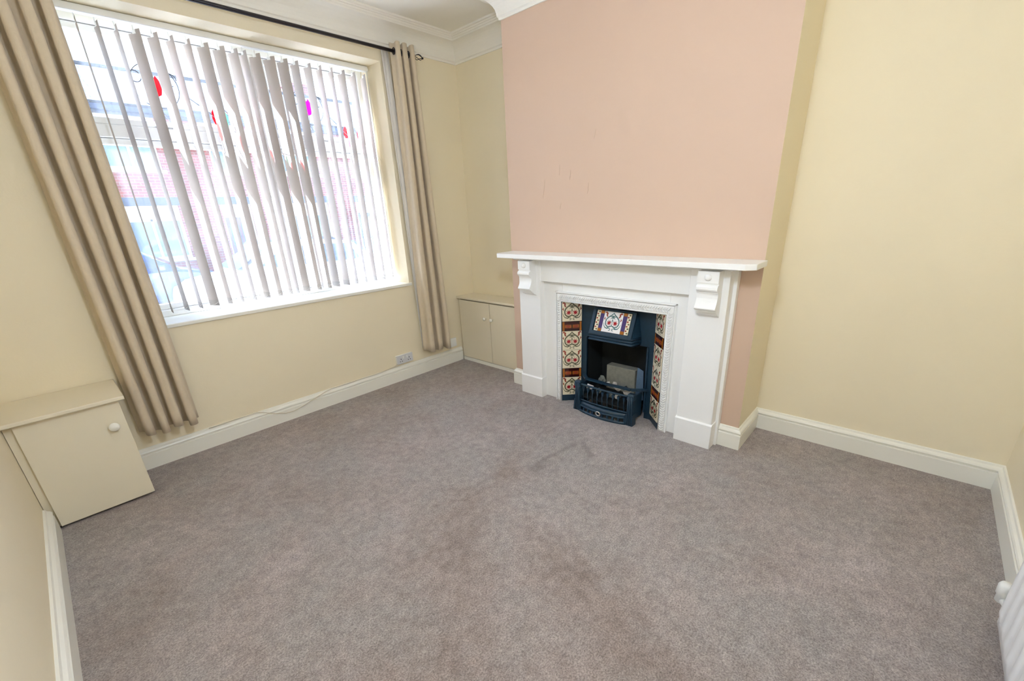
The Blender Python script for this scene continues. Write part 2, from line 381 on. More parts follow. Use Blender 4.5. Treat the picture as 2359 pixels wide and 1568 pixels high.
# ------------------------------------------------------------------ window
win = bpy.data.objects.new('window_1', None); C.objects.link(win); win.location = ((WX0 + WX1) / 2, 0.33, WZ0); struct(win)
def frame_rect(mb, x0, x1, z0, z1, w, y0, y1, bev=0.006):
    mb.box(x0, x0 + w, y0, y1, z0, z1, bev); mb.box(x1 - w, x1, y0, y1, z0, z1, bev)
    mb.box(x0 + w, x1 - w, y0, y1, z0, z0 + w, bev); mb.box(x0 + w, x1 - w, y0, y1, z1 - w, z1, bev); return mb
FZ0, FZ1 = 0.886, 2.590
build(frame_rect(MB(), WX0, WX1, FZ0, FZ1, 0.045, 0.30, 0.37), 'outer_frame', M_upvc, win)
build(MB().box(-1.645, -1.565, 0.30, 0.37, FZ0 + 0.045, FZ1 - 0.045, 0.006), 'mullion', M_upvc, win)
for x0, x1 in ((WX0 + 0.045, -1.645), (-1.565, WX1 - 0.045)):
    build(MB().box(x0, x1, 0.30, 0.37, 1.975, 2.045, 0.006), 'transom', M_upvc, win)
    build(frame_rect(MB(), x0 + 0.002, x1 - 0.002, 2.047, FZ1 - 0.047, 0.036, 0.315, 0.36), 'sash', M_upvc, win)
    build(frame_rect(MB(), x0 + 0.002, x1 - 0.002, FZ0 + 0.047, 1.973, 0.036, 0.32, 0.36), 'sash', M_upvc, win)
    build(MB().box(x0 + 0.03, x1 - 0.03, 0.343, 0.347, 2.07, FZ1 - 0.075), 'pane', M_glass, win)
    pn = build(MB().box(x0 + 0.03, x1 - 0.03, 0.343, 0.347, FZ0 + 0.075, 1.945), 'pane', M_glass, win)
    build(MB().box(x0 + 0.33, x0 + 0.47, 0.296, 0.318, 2.052, 2.068, 0.004), 'handle', M_plastic, win)
# stained tulips and lead scrolls in the top lights
def motif(cx, cz, s, gm, dx, dz, gm2):
    mb = MB(); Y = 0.341; r = 0.0030
    circ = lambda x, z, rad, a0, a1, n=28: [(x + rad * math.cos(a0 + (a1 - a0) * k / n), Y, z + rad * math.sin(a0 + (a1 - a0) * k / n)) for k in range(n + 1)]
    mb.tube(circ(cx, cz, 0.12 * s, -0.7 * PI, 0.35 * PI), r, 6); mb.tube(circ(cx, cz, 0.12 * s, 0.55 * PI, 1.18 * PI), r, 6)
    mb.tube(circ(cx + 0.085 * s, cz + 0.045 * s, 0.035 * s, 0, 1.6 * PI), r, 6); mb.tube(circ(cx - 0.09 * s, cz + 0.04 * s, 0.03 * s, 0.2 * PI, 1.9 * PI), r, 6)
    mb.tube([(cx, Y, cz - 0.05 * s), (cx - 0.01 * s, Y, cz - 0.12 * s), (cx + 0.03 * s, Y, cz - 0.2 * s)], r, 6)
    mb.tube([(cx + 0.13 * s, Y, cz - 0.02), (dx - 0.10, Y, dz + 0.03), (dx - 0.01, Y, dz - 0.06)], r, 6)
    mb.tube([(dx - 0.05, Y, dz + 0.1), (dx + 0.03, Y, dz + 0.02), (dx + 0.04, Y, dz - 0.07)], r, 6)
    build(mb, 'lead_scroll', M_lead, win)
    def tulip(x, z, k, m):
        pts = [(-0.026, 0.03), (-0.030, -0.01), (-0.020, -0.045), (0, -0.055), (0.020, -0.045), (0.030, -0.01), (0.026, 0.03), (0.012, 0.055), (0, 0.035), (-0.012, 0.055)]
        build(MB().poly([V(x + a * k, 0.3405, z + b * k) for a, b in pts], V(0, 0.002, 0)), 'stained_tulip', m, win)
    tulip(cx, cz, s * 1.05, gm); tulip(dx - 0.055, dz, s * 0.95, gm2); tulip(dx + 0.062, dz - 0.005, s * 0.9, gm2)
    build(MB().poly([V(dx, 0.3405, dz + 0.05), V(dx + 0.014, 0.3405, dz + 0.01), V(dx + 0.004, 0.3405, dz - 0.05), V(dx - 0.012, 0.3405, dz)], V(0, 0.002, 0)), 'stained_leaf', M_greenglass, win)
motif(-2.20, 2.285, 1.0, M_redglass, -1.845, 2.145, M_redglass)
motif(-1.255, 2.280, 1.0, M_pinkglass, -0.905, 2.125, M_redglass)
sill = struct(build(MB().box(WX0 - 0.0, WX1 + 0.0, 0.0, 0.31, 0.866, 0.886).box(WX0 - 0.02, WX1 + 0.022, -0.014, 0.004, 0.862, 0.887, 0.005), 'trim_sill', M_gloss))

# ------------------------------------------------------------------ vertical blind
bl = thing('vertical_blind', 'cream vertical blind with open fabric slats hanging in the window recess', 'blind', ((WX0 + WX1) / 2, 0.205, 0.92))
build(MB().box(WX0 + 0.01, WX1 - 0.012, 0.168, 0.214, 2.552, 2.588, 0.004).box(WX0 + 0.01, WX1 - 0.012, 0.165, 0.168, 2.556, 2.574), 'headrail', M_plastic, bl)
SX = [-2.503, -2.42, -2.339, -2.256, -2.172, -2.089, -2.003, -1.919, -1.832, -1.75, -1.691, -1.618, -1.528, -1.44, -1.357, -1.265, -1.179, -1.089, -1.002, -0.912, -0.82]
SA = [93.5, 84.0, 87.5, 62.5, 65.5, 78.0, 80.0, 60.0, 56.5, 68.5, 80.0, 59.0, 54.5, 60.0, 75.0, 80.0, 90.5, 95.5, 82.0, 88.5, 92.5]
w2 = 0.0445
# local x runs from the far (street) edge to the near (room) edge
pts = [(-w2, 0), (w2, 0), (w2, 1.605), (0.012, 1.605), (0.010, 1.597), (-0.010, 1.597), (-0.012, 1.588), (-w2, 1.588)]
mb = MB(); N = 24
pts3 = [V(x, -0.0004, z) for x, z in pts]
mb.poly(pts3, V(0, 0.0008, 0)); slat_me = mb.mesh('slat'); slat_me.materials.append(M_slat)
wt_me = MB().box(-w2 + 0.001, w2 - 0.001, -0.0016, 0.0016, 0.0, 0.042, 0.001).mesh('hem_weight'); wt_me.materials.append(M_weight)
hk_me = MB().box(-0.012, 0.012, -0.002, 0.002, 1.585, 1.602).tube([(0, 0, 1.60), (0, 0, 1.632)], 0.003, 6).mesh('hanger'); hk_me.materials.append(M_plastic)
base = world_loc(bl)
for i, (x, a) in enumerate(zip(SX, SA)):
    sl = link('slat', slat_me, M_slat, bl); sl.location = V(x, 0.205, 0.925) - base; sl.rotation_euler = (0, 0, -math.radians(a))
    link('hem_weight', wt_me, M_weight, sl); link('hanger', hk_me, M_plastic, sl)
for s in (-1, 1):
    mb = MB(); P_ = []
    for x, a in zip(SX, SA):
        ar = math.radians(a); P_.append(V(x + s * w2 * math.cos(ar), 0.205 - s * w2 * math.sin(ar), 0.955))
    for A, B in zip(P_, P_[1:]):
        mid = (A + B) / 2 - V(0, 0, 0.018); mb.tube([A, (A + mid) / 2 - V(0, 0, 0.006), mid, (B + mid) / 2 - V(0, 0, 0.006), B], 0.0011, 5)
    build(mb, 'bottom_chain', M_plastic, bl)
build(MB().tube([(-0.80, 0.175, 2.555), (-0.797, 0.172, 1.9), (-0.793, 0.178, 1.2), (-0.79, 0.19, 1.15), (-0.786, 0.195, 1.3), (-0.785, 0.19, 2.555)], 0.0015, 5), 'pull_cord', M_plastic, bl)

# ------------------------------------------------------------------ curtain pole and curtains
ZP, YP = 2.645, -0.10
cp = thing('curtain_pole', 'thin black metal curtain pole with open cage finial above the window', 'curtain pole', (-1.7, YP, ZP))
build(MB().tube([(-2.95, YP, ZP), (-0.535, YP, ZP)], 0.0115, 14), 'rod', M_polemetal, cp)
for xe, s in ((-0.535, 1), (-2.95, -1)):
    mb = MB().lathe([(0.013, 0), (0.013, 0.012), (0.006, 0.018), (0.006, 0.024)], (xe, YP, ZP), (s, 0, 0), 14)
    for k in range(4):
        a = k * PI / 2 + 0.4
        mb.tube([(xe + s * (0.02 + 0.075 * q), YP + 0.024 * math.sin(PI * q) * math.cos(a + 1.2 * q), ZP + 0.024 * math.sin(PI * q) * math.sin(a + 1.2 * q)) for q in [i / 10 for i in range(11)]], 0.0024, 6)
    mb.lathe([(0.001, 0), (0.006, 0.002), (0.008, 0.007), (0.005, 0.013), (0.001, 0.015)], (xe + s * 0.092, YP, ZP), (s, 0, 0), 12)
    build(mb, 'finial', M_polemetal, cp)
for xb in (-2.88, -0.60):
    build(MB().tube([(xb, 0.0, ZP - 0.005), (xb, YP + 0.008, ZP - 0.005)], 0.006, 8).lathe([(0.022, 0), (0.022, 0.004), (0.016, 0.006)], (xb, -0.0, ZP - 0.005), (0, -1, 0), 14), 'bracket', M_polemetal, cp)

def curtain(name, label, xa, xb, xa2, xb2, nf, amp, ztop, zbot, seed, lin_x):
    rnd = random.Random(seed); ph = rnd.random() * 6; n = 18 * nf
    amps = [rnd.uniform(0.75, 1.15) for _ in range(2 * nf + 2)]
    offs = [rnd.uniform(-0.016, 0.016) for _ in range(2 * nf + 2)]
    rows = []
    for j in range(33):
        q = j / 32; z = ztop + (zbot - ztop) * q
        x0 = xa + (xa2 - xa) * min(1, q * 1.15); x1 = xb + (xb2 - xb) * min(1, q * 1.15); row = []
        for i in range(n + 1):
            s = i / n; th = 2 * PI * nf * s; k = int(th / PI); fr = th / PI - k
            am = amps[k] * (1 - fr) + amps[k + 1] * fr; of = offs[k] * (1 - fr) + offs[k + 1] * fr
            A = amp * (0.72 + 0.28 * math.sin(min(1, q * 3) * PI / 2)) * am
            x = x0 + (x1 - x0) * s + 0.012 * math.sin(2 * th) + of * q + 0.004 * math.sin(3.1 * q + ph + s * 9)
            y = YP - 0.012 + A * math.cos(th) - 0.006 * math.sin(q * 4 + s * 5)
            if q < 0.08: z_ = z + 0.004 * math.cos(2 * th)
            else: z_ = z + 0.010 * q * math.sin(s * 11 + ph) * (1 if j == 32 else 0)
            row.append(V(x, y, z_))
        rows.append(row)
    t = thing(name, label, 'curtain', ((xa2 + xb2) / 2, YP, zbot), 'pair of taupe curtains at the window')
    build(MB().grid(rows, thick=0.003), 'drape', M_curt, t)
    mb = MB()
    for k in range(2 * nf):
        s = (k + 0.5) / (2 * nf); x = xa + (xb - xa) * s
        P_ = [(x + 0.004 * math.cos(a), YP + 0.021 * math.cos(a), ZP + 0.021 * math.sin(a)) for a in [2 * PI * i / 18 for i in range(18)]]
        build(MB().tube(P_, 0.004, 6, closed=True), 'eyelet', M_polemetal, t)
    lr = []
    for j in range(13):
        q = j / 12; lr.append([V(lin_x[0] + (lin_x[1] - lin_x[0]) * q + lin_x[2] * s + 0.004 * math.sin(5 * q + 6 * s), -0.030 - 0.025 * s - 0.006 * math.sin(12 * s + q), ztop - 0.03 + (zbot + 0.03 - ztop + 0.03) * q) for s in [i / 8 for i in range(9)]])
    build(MB().grid(lr, thick=0.001), 'lining', M_lining, t)
    return t
curtain('curtain', 'taupe eyelet curtain gathered beside the low corner cabinet', -2.90, -2.60, -2.892, -2.600, 4, 0.058, 2.70, 0.262, 3, (-2.60, -2.60, -0.06))
curtain('curtain', 'taupe eyelet curtain gathered beside the alcove cupboard and socket', -0.722, -0.525, -0.735, -0.455, 3, 0.050, 2.70, 0.225, 8, (-0.775, -0.735, 0.05))

# ------------------------------------------------------------------ alcove cupboard
cu = thing('alcove_cupboard', 'low cream two-door cupboard built into the alcove beside the fireplace', 'cupboard', (-0.12, -0.47, 0))
build(MB().box(-0.170, -0.004, -0.938, -0.006, 0.0, 0.655).box(-0.214, -0.170, -0.938, -0.930, 0.0, 0.655).box(-0.214, -0.170, -0.024, -0.006, 0.0, 0.655), 'body', M_cab, cu)
build(MB().box(-0.244, -0.002, -0.940, -0.004, 0.655, 0.676, 0.003), 'top', M_cab, cu)
build(MB().box(-0.228, -0.172, -0.938, -0.024, 0.0, 0.036), 'plinth', M_gloss, cu)
knob = [(0.006, 0), (0.006, 0.010), (0.010, 0.013), (0.0165, 0.019), (0.0175, 0.026), (0.013, 0.032), (0.002, 0.034)]
for y0, y1, ky in ((-0.032, -0.466, -0.412), (-0.473, -0.936, -0.505)):
    d = build(MB().box(-0.233, -0.2145, y1, y0, 0.042, 0.643, 0.002), 'door', M_cab, cu)
    build(MB().lathe(knob, (-0.233, ky, 0.492), (-1, 0, 0), 18), 'knob', M_gloss, d)

# ------------------------------------------------------------------ corner cabinet on the left
lc = thing('corner_cabinet', 'low cream single-door corner cabinet with round knob under the gathered curtain', 'cabinet', (-3.15, -0.2, 0))
build(MB().box(-3.368, -2.955, -0.366, -0.018, 0.012, 0.606), 'body', M_cab, lc)
build(MB().box(-3.369, -2.916, -0.424, -0.005, 0.607, 0.628, 0.004), 'top', M_cab, lc)
d = build(MB().box(-3.336, -2.943, -0.387, -0.367, 0.016, 0.604, 0.002), 'door', M_cab, lc)
build(MB().lathe([(r * 1.35, h * 1.2) for r, h in knob], (-2.998, -0.387, 0.470), (0, -1, 0), 20), 'knob', M_gloss, d)

# ------------------------------------------------------------------ fireplace surround
ms = thing('fireplace_surround', 'white painted wooden mantelpiece with corbels and plain pilasters', 'mantelpiece', (-0.45, -1.9, 0))
sh = [V(BR, -0.9635, 1.128), V(-0.575, -0.9635, 1.128), V(-0.6075, -0.992, 1.128), V(-0.6075, -2.78, 1.128), V(-0.575, -2.829, 1.128), V(BR, -2.829, 1.128)]
build(MB().poly(sh, V(0, 0, 0.032), bev=0.003), 'shelf', M_surround, ms)
build(MB().box(-0.525, BR, -1.085, -2.70, 1.110, 1.128, 0.003), 'bed_mould', M_surround, ms)
build(MB().box(-0.484, BR, -1.320, -2.470, 0.955, 1.110, 0.003), 'frieze', M_surround, ms)
build(MB().box(-0.441, BR, -1.320, -1.500, 0, 0.955, 0.002).box(-0.441, BR, -2.335, -2.470, 0, 0.955, 0.002).box(-0.441, BR, -1.50, -2.335, 0.83, 0.955, 0.002), 'slip_panel', M_surround, ms)
for ya, yb, yc in ((-1.1106, -1.3345, -1.235), (-2.459, -2.692, -2.592)):
    p = build(MB().box(-0.498, BR, ya - 0.006, yb + 0.006, 0.163, 1.110, 0.003).box(-0.430, BR, ya + 0.012, yb - 0.014, 0.0, 1.110, 0.003), 'pilaster', M_surround, ms)
    build(MB().box(-0.509, BR, ya, yb, 0, 0.160, 0.002).poly([V(-0.509, ya, 0.160), V(-0.498, ya, 0.168), V(BR, ya, 0.168), V(BR, ya, 0.160)], V(0, yb - ya, 0)), 'plinth', M_surround, p)
    # corbel: block, roll, ogee, fillets  (depth from pilaster face, z)
    cprof = [(0, 1.110), (0.074, 1.110), (0.074, 1.046), (0.066, 1.044), (0.066, 1.036), (0.076, 1.034), (0.083, 1.024), (0.084, 1.012), (0.078, 1.002), (0.068, 0.998), (0.066, 0.990), (0.060, 0.988)]
    cprof += [(0.060 - 0.004 * math.sin(k / 8 * PI) + 0.022 * (k / 8) ** 2, 0.988 - 0.078 * k / 8) for k in range(1, 9)]
    cprof += [(0.084, 0.905), (0.080, 0.898), (0.066, 0.894), (0.066, 0.886), (0.050, 0.884), (0.050, 0.876), (0.034, 0.872), (0.034, 0.864), (0.0, 0.846)]
    cb_ = build(MB().poly([V(-0.498 - d_, yc - 0.058, z_) for d_, z_ in cprof], V(0, 0.116, 0)), 'corbel', M_surround, p)
    build(MB().lathe([(0.020, 0), (0.020, 0.004), (0.017, 0.010), (0.010, 0.014), (0.002, 0.015)], (-0.571, yc, 1.078), (-1, 0, 0), 18), 'rosette', M_surround, p)

# ------------------------------------------------------------------ cast fireplace insert with tiles
YCN = -1.916
fi = thing('fireplace_insert', 'white cast-iron fireplace insert lined with patterned tiles inside the mantelpiece', 'fireplace', (-0.40, YCN, 0))
o0, o1, oz, n0, n1, nz = -1.452, -2.384, 0.885, -1.501, -2.328, 0.815
mb = MB()
mb.box(-0.464, -0.439, o0 - 0.012, n0, 0, oz - 0.012, 0.002).box(-0.464, -0.439, n1, o1 + 0.012, 0, oz - 0.012, 0.002).box(-0.464, -0.439, n0, n1, nz, oz - 0.012, 0.002)
mb.box(-0.470, -0.439, o0, o0 - 0.008, 0, oz, 0.002).box(-0.470, -0.439, o1 + 0.008, o1, 0, oz, 0.002).box(-0.470, -0.439, o0, o1, oz - 0.008, oz, 0.002)
fr = build(mb, 'frame', M_surround, fi)
for a, b in (((-0.466, n0 + 0.004, 0.0), (-0.466, n0 + 0.004, nz + 0.004)), ((-0.466, n1 - 0.004, 0.0), (-0.466, n1 - 0.004, nz + 0.004)), ((-0.466, n0 + 0.004, nz + 0.004), (-0.466, n1 - 0.004, nz + 0.004))):
    build(MB().tube([a, b], 0.0050, 8), 'inner_bead', M_surround, fr)
# leaf relief on the frame: crossing leaf pairs, one run for each side
def leafrun(name, a, b, w):
    a, b = Vector(a), Vector(b); L = (b - a).length; d = (b - a) / L; nn = V(-1, 0, 0).cross(d).normalized(); k = max(1, int(L / 0.0175)); mb = MB()
    for i in range(k):
        c = a + d * (i + 0.5) * L / k
        for s in (-1, 1):
            p0 = c - d * 0.006; p1 = c + nn * s * w * 0.55 + d * 0.004; p2 = c + nn * s * w + d * 0.013
            q = [p0, (p0 + p1) / 2 - V(0.002, 0, 0), p1 - V(0.003, 0, 0), p2]
            mb.tube(q, [0.0016, 0.0042, 0.0048, 0.0014], 6)
        mb.lathe([(0.0032, 0), (0.0028, 0.002), (0.001, 0.003)], c + d * 0.004, (-1, 0, 0), 6)
    o = build(mb, name, M_surround, fr); o['kind'] = 'stuff'; return o
leafrun('leaf_relief', (-0.4665, (o0 - 0.010 + n0) / 2, 0.006), (-0.4665, (o0 - 0.010 + n0) / 2, 0.83), 0.014)
leafrun('leaf_relief', (-0.4665, (o1 + 0.010 + n1) / 2, 0.006), (-0.4665, (o1 + 0.010 + n1) / 2, 0.83), 0.016)
leafrun('leaf_relief', (-0.4665, n0 + 0.02, (oz - 0.012 + nz) / 2), (-0.4665, n1 - 0.02, (oz - 0.012 + nz) / 2), 0.018)
# splayed cheeks
A_, B_ = V(-0.462, 0, 0), V(-0.352, 0, 0)
YLa, YLb, YRa, YRb = -1.504, -1.618, -2.326, -2.214
for ya, yb in ((YLa, YLb), (YRa, YRb)):
    s = 1 if ya > yb else -1
    build(MB().poly([V(-0.462, ya, 0), V(-0.352, yb, 0), V(-0.330, yb, 0), V(-0.445, ya + 0.012 * s, 0)], V(0, 0, 0.815)), 'cheek_panel', M_iron, fi)
    # tiles
def tile_motif(rim, ground=0.0):
    mb = MB(); T = 0.0004
    def ribbon(pts, w, mi, closed=False):
        P2 = [Vector((x, y)) for x, y in pts]; n = len(P2); L, R = [], []; KW = 1.45
        for i, p in enumerate(P2):
            d = (P2[(i + 1) % n] - P2[i - 1]) if closed else (P2[min(i + 1, n - 1)] - P2[max(i - 1, 0)])
            d.normalize(); nn = Vector((-d.y, d.x)); ww = KW * (w(i / (n - 1)) if callable(w) else w)
            L.append(p + nn * ww / 2); R.append(p - nn * ww / 2)
        b = bmesh.new(); lv = [b.verts.new((q.x, -T, q.y)) for q in L]; rv = [b.verts.new((q.x, -T, q.y)) for q in R]
        for i in range(n if closed else n - 1):
            j = (i + 1) % n; b.faces.new((lv[i], lv[j], rv[j], rv[i]))
        for f in b.faces: f.material_index = mi
        bmesh.ops.recalc_face_normals(b, faces=b.faces); mb._add(b)
    def fan(pts, mi):
        b = bmesh.new(); f = b.faces.new([b.verts.new((x, -T * 1.3, y)) for x, y in pts]); f.material_index = mi; mb._add(b)
    u = 0.075
    heart = [(0, 0.90), (-0.14, 0.72), (-0.42, 0.52), (-0.66, 0.28), (-0.74, 0.0), (-0.70, -0.26), (-0.52, -0.46), (-0.28, -0.50), (-0.12, -0.42), (0, -0.36)]
    heart = [(x * u, y * u) for x, y in heart]; full = heart + [(-x, y) for x, y in heart[-2:0:-1]]
    ribbon(full, rim, 0, True)
    for s in (-1, 1):
        ribbon([(s * x * u, y * u) for x, y in ((0.30, -0.56), (0.46, -0.66), (0.70, -0.60), (0.86, -0.40), (0.94, -0.14))], lambda q: 0.006 * (1 - q) + 0.0015, 0)
        ribbon([(s * x * u, y * u) for x, y in ((0.60, 0.46), (0.72, 0.62), (0.70, 0.80), (0.84, 0.92), (0.96, 0.84))], lambda q: 0.004 + 0.006 * math.sin(PI * q), 2)
        ribbon([(s * x * u, y * u) for x, y in ((0.80, 0.10), (0.92, 0.28), (0.86, 0.44))], lambda q: 0.006 * math.sin(PI * q) + 0.001, 2)
        ribbon([(s * (0.20 + 0.10 * math.cos(a)) * u, (-0.74 + 0.10 * math.sin(a)) * u) for a in [PI * 0.2 + 1.5 * PI * k / 10 for k in range(11)]], 0.0035, 0)
        ribbon([(s * x * u, y * u) for x, y in ((0.02, 0.46), (0.14, 0.40), (0.26, 0.28))], lambda q: 0.006 * (1 - q) + 0.001, 0)
        ribbon([(s * x * u, y * u) for x, y in ((0.0, 0.30), (0.06, 0.10), (0.26, -0.02))], 0.002, 0)
        cx, cy = s * 0.34 * u, -0.10 * u
        fan([(cx + (0.33 if k % 2 == 0 else 0.13) * u * math.cos(k * PI / 8 + 0.3), cy + (0.33 if k % 2 == 0 else 0.13) * u * math.sin(k * PI / 8 + 0.3)) for k in range(16)], 1)
    ribbon([(-0.34 * u, 0.50 * u), (0, 0.58 * u), (0.34 * u, 0.50 * u)], lambda q: 0.007 * math.sin(PI * q) + 0.001, 0)
    ribbon([(0, 0.5 * u), (0, -0.34 * u)], 0.0025, 0)
    return mb
def plain_tile(w, h, name, m):
    me = MB().box(-w / 2, w / 2, 0, 0.006, -h / 2, h / 2, 0.0012, 1).mesh(name); me.materials.append(m); return me
tile_me = plain_tile(0.1500, 0.1500, 'tile', M_tile); mot_me = tile_motif(0.0068).mesh('motif')
for m in (M_tgreen, M_tred, M_trust): mot_me.materials.append(m)
half_me = plain_tile(0.1500, 0.0735, 'half_tile', M_tdark)
mb = MB()
for s in (-1, 1):
    mb.box(s * 0.073, s * 0.058, -0.0005, 0, -0.035, 0.035, mi=0)
    mb.box(s * 0.054, s * 0.004, -0.0005, 0, -0.012, 0.010, mi=0)
    mb.poly([V(s * (0.03 + 0.022 * math.cos(a)), -0.0006, -0.001 + 0.008 * math.sin(a)) for a in [2 * PI * k / 8 for k in range(8)]], V(0, -0.0003, 0), 1)
    mb.box(s * 0.054, s * 0.004, -0.0005, 0, 0.014, 0.016, mi=1); mb.box(s * 0.054, s * 0.004, -0.0005, 0, -0.019, -0.017, mi=1)
hmot_me = mb.mesh('motif'); hmot_me.materials.append(M_tamber); hmot_me.materials.append(M_trust)
for ya, yb in ((YLa, YLb), (YRa, YRb)):
    left = ya > yb
    mid = V(-0.407, (ya + yb) / 2, 0); d = V(0.110, yb - ya, 0).normalized()       # into the fireplace
    # local +x must run to the viewer's right, local -y out of the tile face
    xa = d if left else -d
    nrm_ = V(xa.y, -xa.x, 0)
    rot = Matrix((xa, -nrm_, V(0, 0, 1))).transposed()
    z = 0.052
    for kind in ('t', 'h', 't', 't', 'h', 't'):
        h = 0.152 if kind == 't' else 0.0755
        o = link('tile' if kind == 't' else 'half_tile', tile_me if kind == 't' else half_me, M_tile, fi)
        o.matrix_local = Matrix.Translation(mid + nrm_ * 0.0068 + V(0, 0, z + h / 2) - world_loc(fi)) @ rot.to_4x4()
        link('motif', mot_me if kind == 't' else hmot_me, M_tgreen, o)
        z += h
# back plate, fire chamber, throat
mb = holes_wall(MB(), YRb - 0.0, YLb + 0.0, 0, 0.815, -0.352, -0.335, [(-2.166, -1.666, 0.0, 0.545)], 'y')
bp = build(mb, 'back_plate', M_iron, fi)
mb = MB().box(-0.345, -0.13, -2.18, -2.166, 0, 0.60).box(-0.345, -0.13, -1.666, -1.652, 0, 0.60).box(-0.13, -0.115, -2.18, -1.652, 0, 0.60).box(-0.345, -0.13, -2.18, -1.652, 0.545, 0.60)
build(mb, 'fire_chamber', M_soot, fi)
for y in (-1.664, -2.168):
    build(MB().box(-0.366, -0.350, y - 0.006, y + 0.006, 0.05, 0.545, 0.003), 'opening_bead', M_iron, fi)
build(MB().poly([V(-0.462, YLa, 0.815), V(-0.340, YLa, 0.800), V(-0.340, YLa, 0.829), V(-0.462, YLa, 0.829)], V(0, YRa - YLa, 0)), 'throat_plate', M_iron, fi)

# hood: wedge with sloping tiled face
ho = build(MB().loft([[V(-0.352, YCN + 0.166, 0.782), V(-0.352, YCN - 0.166, 0.782), V(-0.376, YCN - 0.166, 0.782), V(-0.376, YCN + 0.166, 0.782)],
                      [V(-0.352, YCN + 0.196, 0.600), V(-0.352, YCN - 0.196, 0.600), V(-0.446, YCN - 0.172, 0.600), V(-0.446, YCN + 0.172, 0.600)],
                      [V(-0.352, YCN + 0.196, 0.562), V(-0.352, YCN - 0.196, 0.562), V(-0.446, YCN - 0.172, 0.562), V(-0.446, YCN + 0.172, 0.562)],
                      [V(-0.352, YCN + 0.180, 0.540), V(-0.352, YCN - 0.180, 0.540), V(-0.400, YCN - 0.165, 0.540), V(-0.400, YCN + 0.165, 0.540)]]), 'hood', M_iron, fi)
mb = MB()
for z, rr in ((0.604, 0.007), (0.585, 0.006), (0.564, 0.008)):
    mb.tube([(-0.365, YCN + 0.193, z), (-0.448, YCN + 0.173, z), (-0.448, YCN - 0.173, z), (-0.365, YCN - 0.193, z)], rr, 8)
build(mb, 'lip_moulding', M_iron, ho)
s_lo, s_hi = V(-0.446, YCN, 0.606), V(-0.376, YCN, 0.780)
sv = (s_hi - s_lo).normalized(); su = V(0, -1, 0); sn = su.cross(sv).normalized()
if sn.x > 0: sn = -sn
SL = (s_hi - s_lo).length
def onhood(u, v, n): return s_lo + su * u + sv * v + sn * n
def hoodbox(mb, u0, u1, v0, v1, n0_, n1_, mi=0):
    mb.loft([[onhood(u0, v0, n0_), onhood(u1, v0, n0_), onhood(u1, v1, n0_), onhood(u0, v1, n0_)], [onhood(u0, v0, n1_), onhood(u1, v0, n1_), onhood(u1, v1, n1_), onhood(u0, v1, n1_)]], mi); return mb
mb = MB()
for u0, u1, v0, v1 in ((-0.170, -0.146, 0.0, SL), (0.146, 0.170, 0.0, SL), (-0.146, 0.146, 0.0, 0.022), (-0.146, 0.146, SL - 0.012, SL)): hoodbox(mb, u0, u1, v0, v1, 0, 0.012)
build(mb, 'tile_frame', M_iron, ho)
hrot = Matrix((su, -sn, sv)).transposed()
v0, v1 = 0.024, SL - 0.014; hh = v1 - v0; vc = (v0 + v1) / 2
tm = plain_tile(0.1500, hh, 'tile', M_twhite)
o = link('tile', tm, M_twhite, ho); o.matrix_local = Matrix.Translation(onhood(0, vc, 0.009) - world_loc(ho)) @ hrot.to_4x4()
hm = tile_motif(0.0056).mesh('motif')
for m in (M_tteal, M_tred, M_trust): hm.materials.append(m)
c_ = link('motif', hm, M_tteal, o); c_.scale = (0.96, 1, 0.96)
pst = plain_tile(0.028, hh, 'strip_tile', M_tpurple); sst = plain_tile(0.030, hh, 'strip_tile', M_tile)
gold = MB().box(-0.014, 0.014, -0.0006, 0, hh / 2 - 0.022, hh / 2).mesh('gold_end'); gold.materials.append(M_tamber)
flk = MB()
for k in range(9):
    flk.poly([V(0.008 * math.cos(a) + 0.005 * (-1) ** k, -0.0006, -hh / 2 + 0.012 + k * (hh - 0.024) / 8 + 0.006 * math.sin(a)) for a in [2 * PI * i / 6 for i in range(6)]], V(0, -0.0003, 0), k % 2)
flk = flk.mesh('leaf_print'); flk.materials.append(M_tgreen); flk.materials.append(M_trust)
for s in (-1, 1):
    o = link('strip_tile', pst, M_tpurple, ho); o.matrix_local = Matrix.Translation(onhood(s * 0.0905, vc, 0.009) - world_loc(ho)) @ hrot.to_4x4(); link('gold_end', gold, M_tamber, o); g_ = link('gold_end', gold, M_tamber, o); g_.location = (0, 0, 0.022 - hh)
    o = link('strip_tile', sst, M_tile, ho); o.matrix_local = Matrix.Translation(onhood(s * 0.1215, vc, 0.009) - world_loc(ho)) @ hrot.to_4x4(); link('leaf_print', flk, M_tgreen, o)

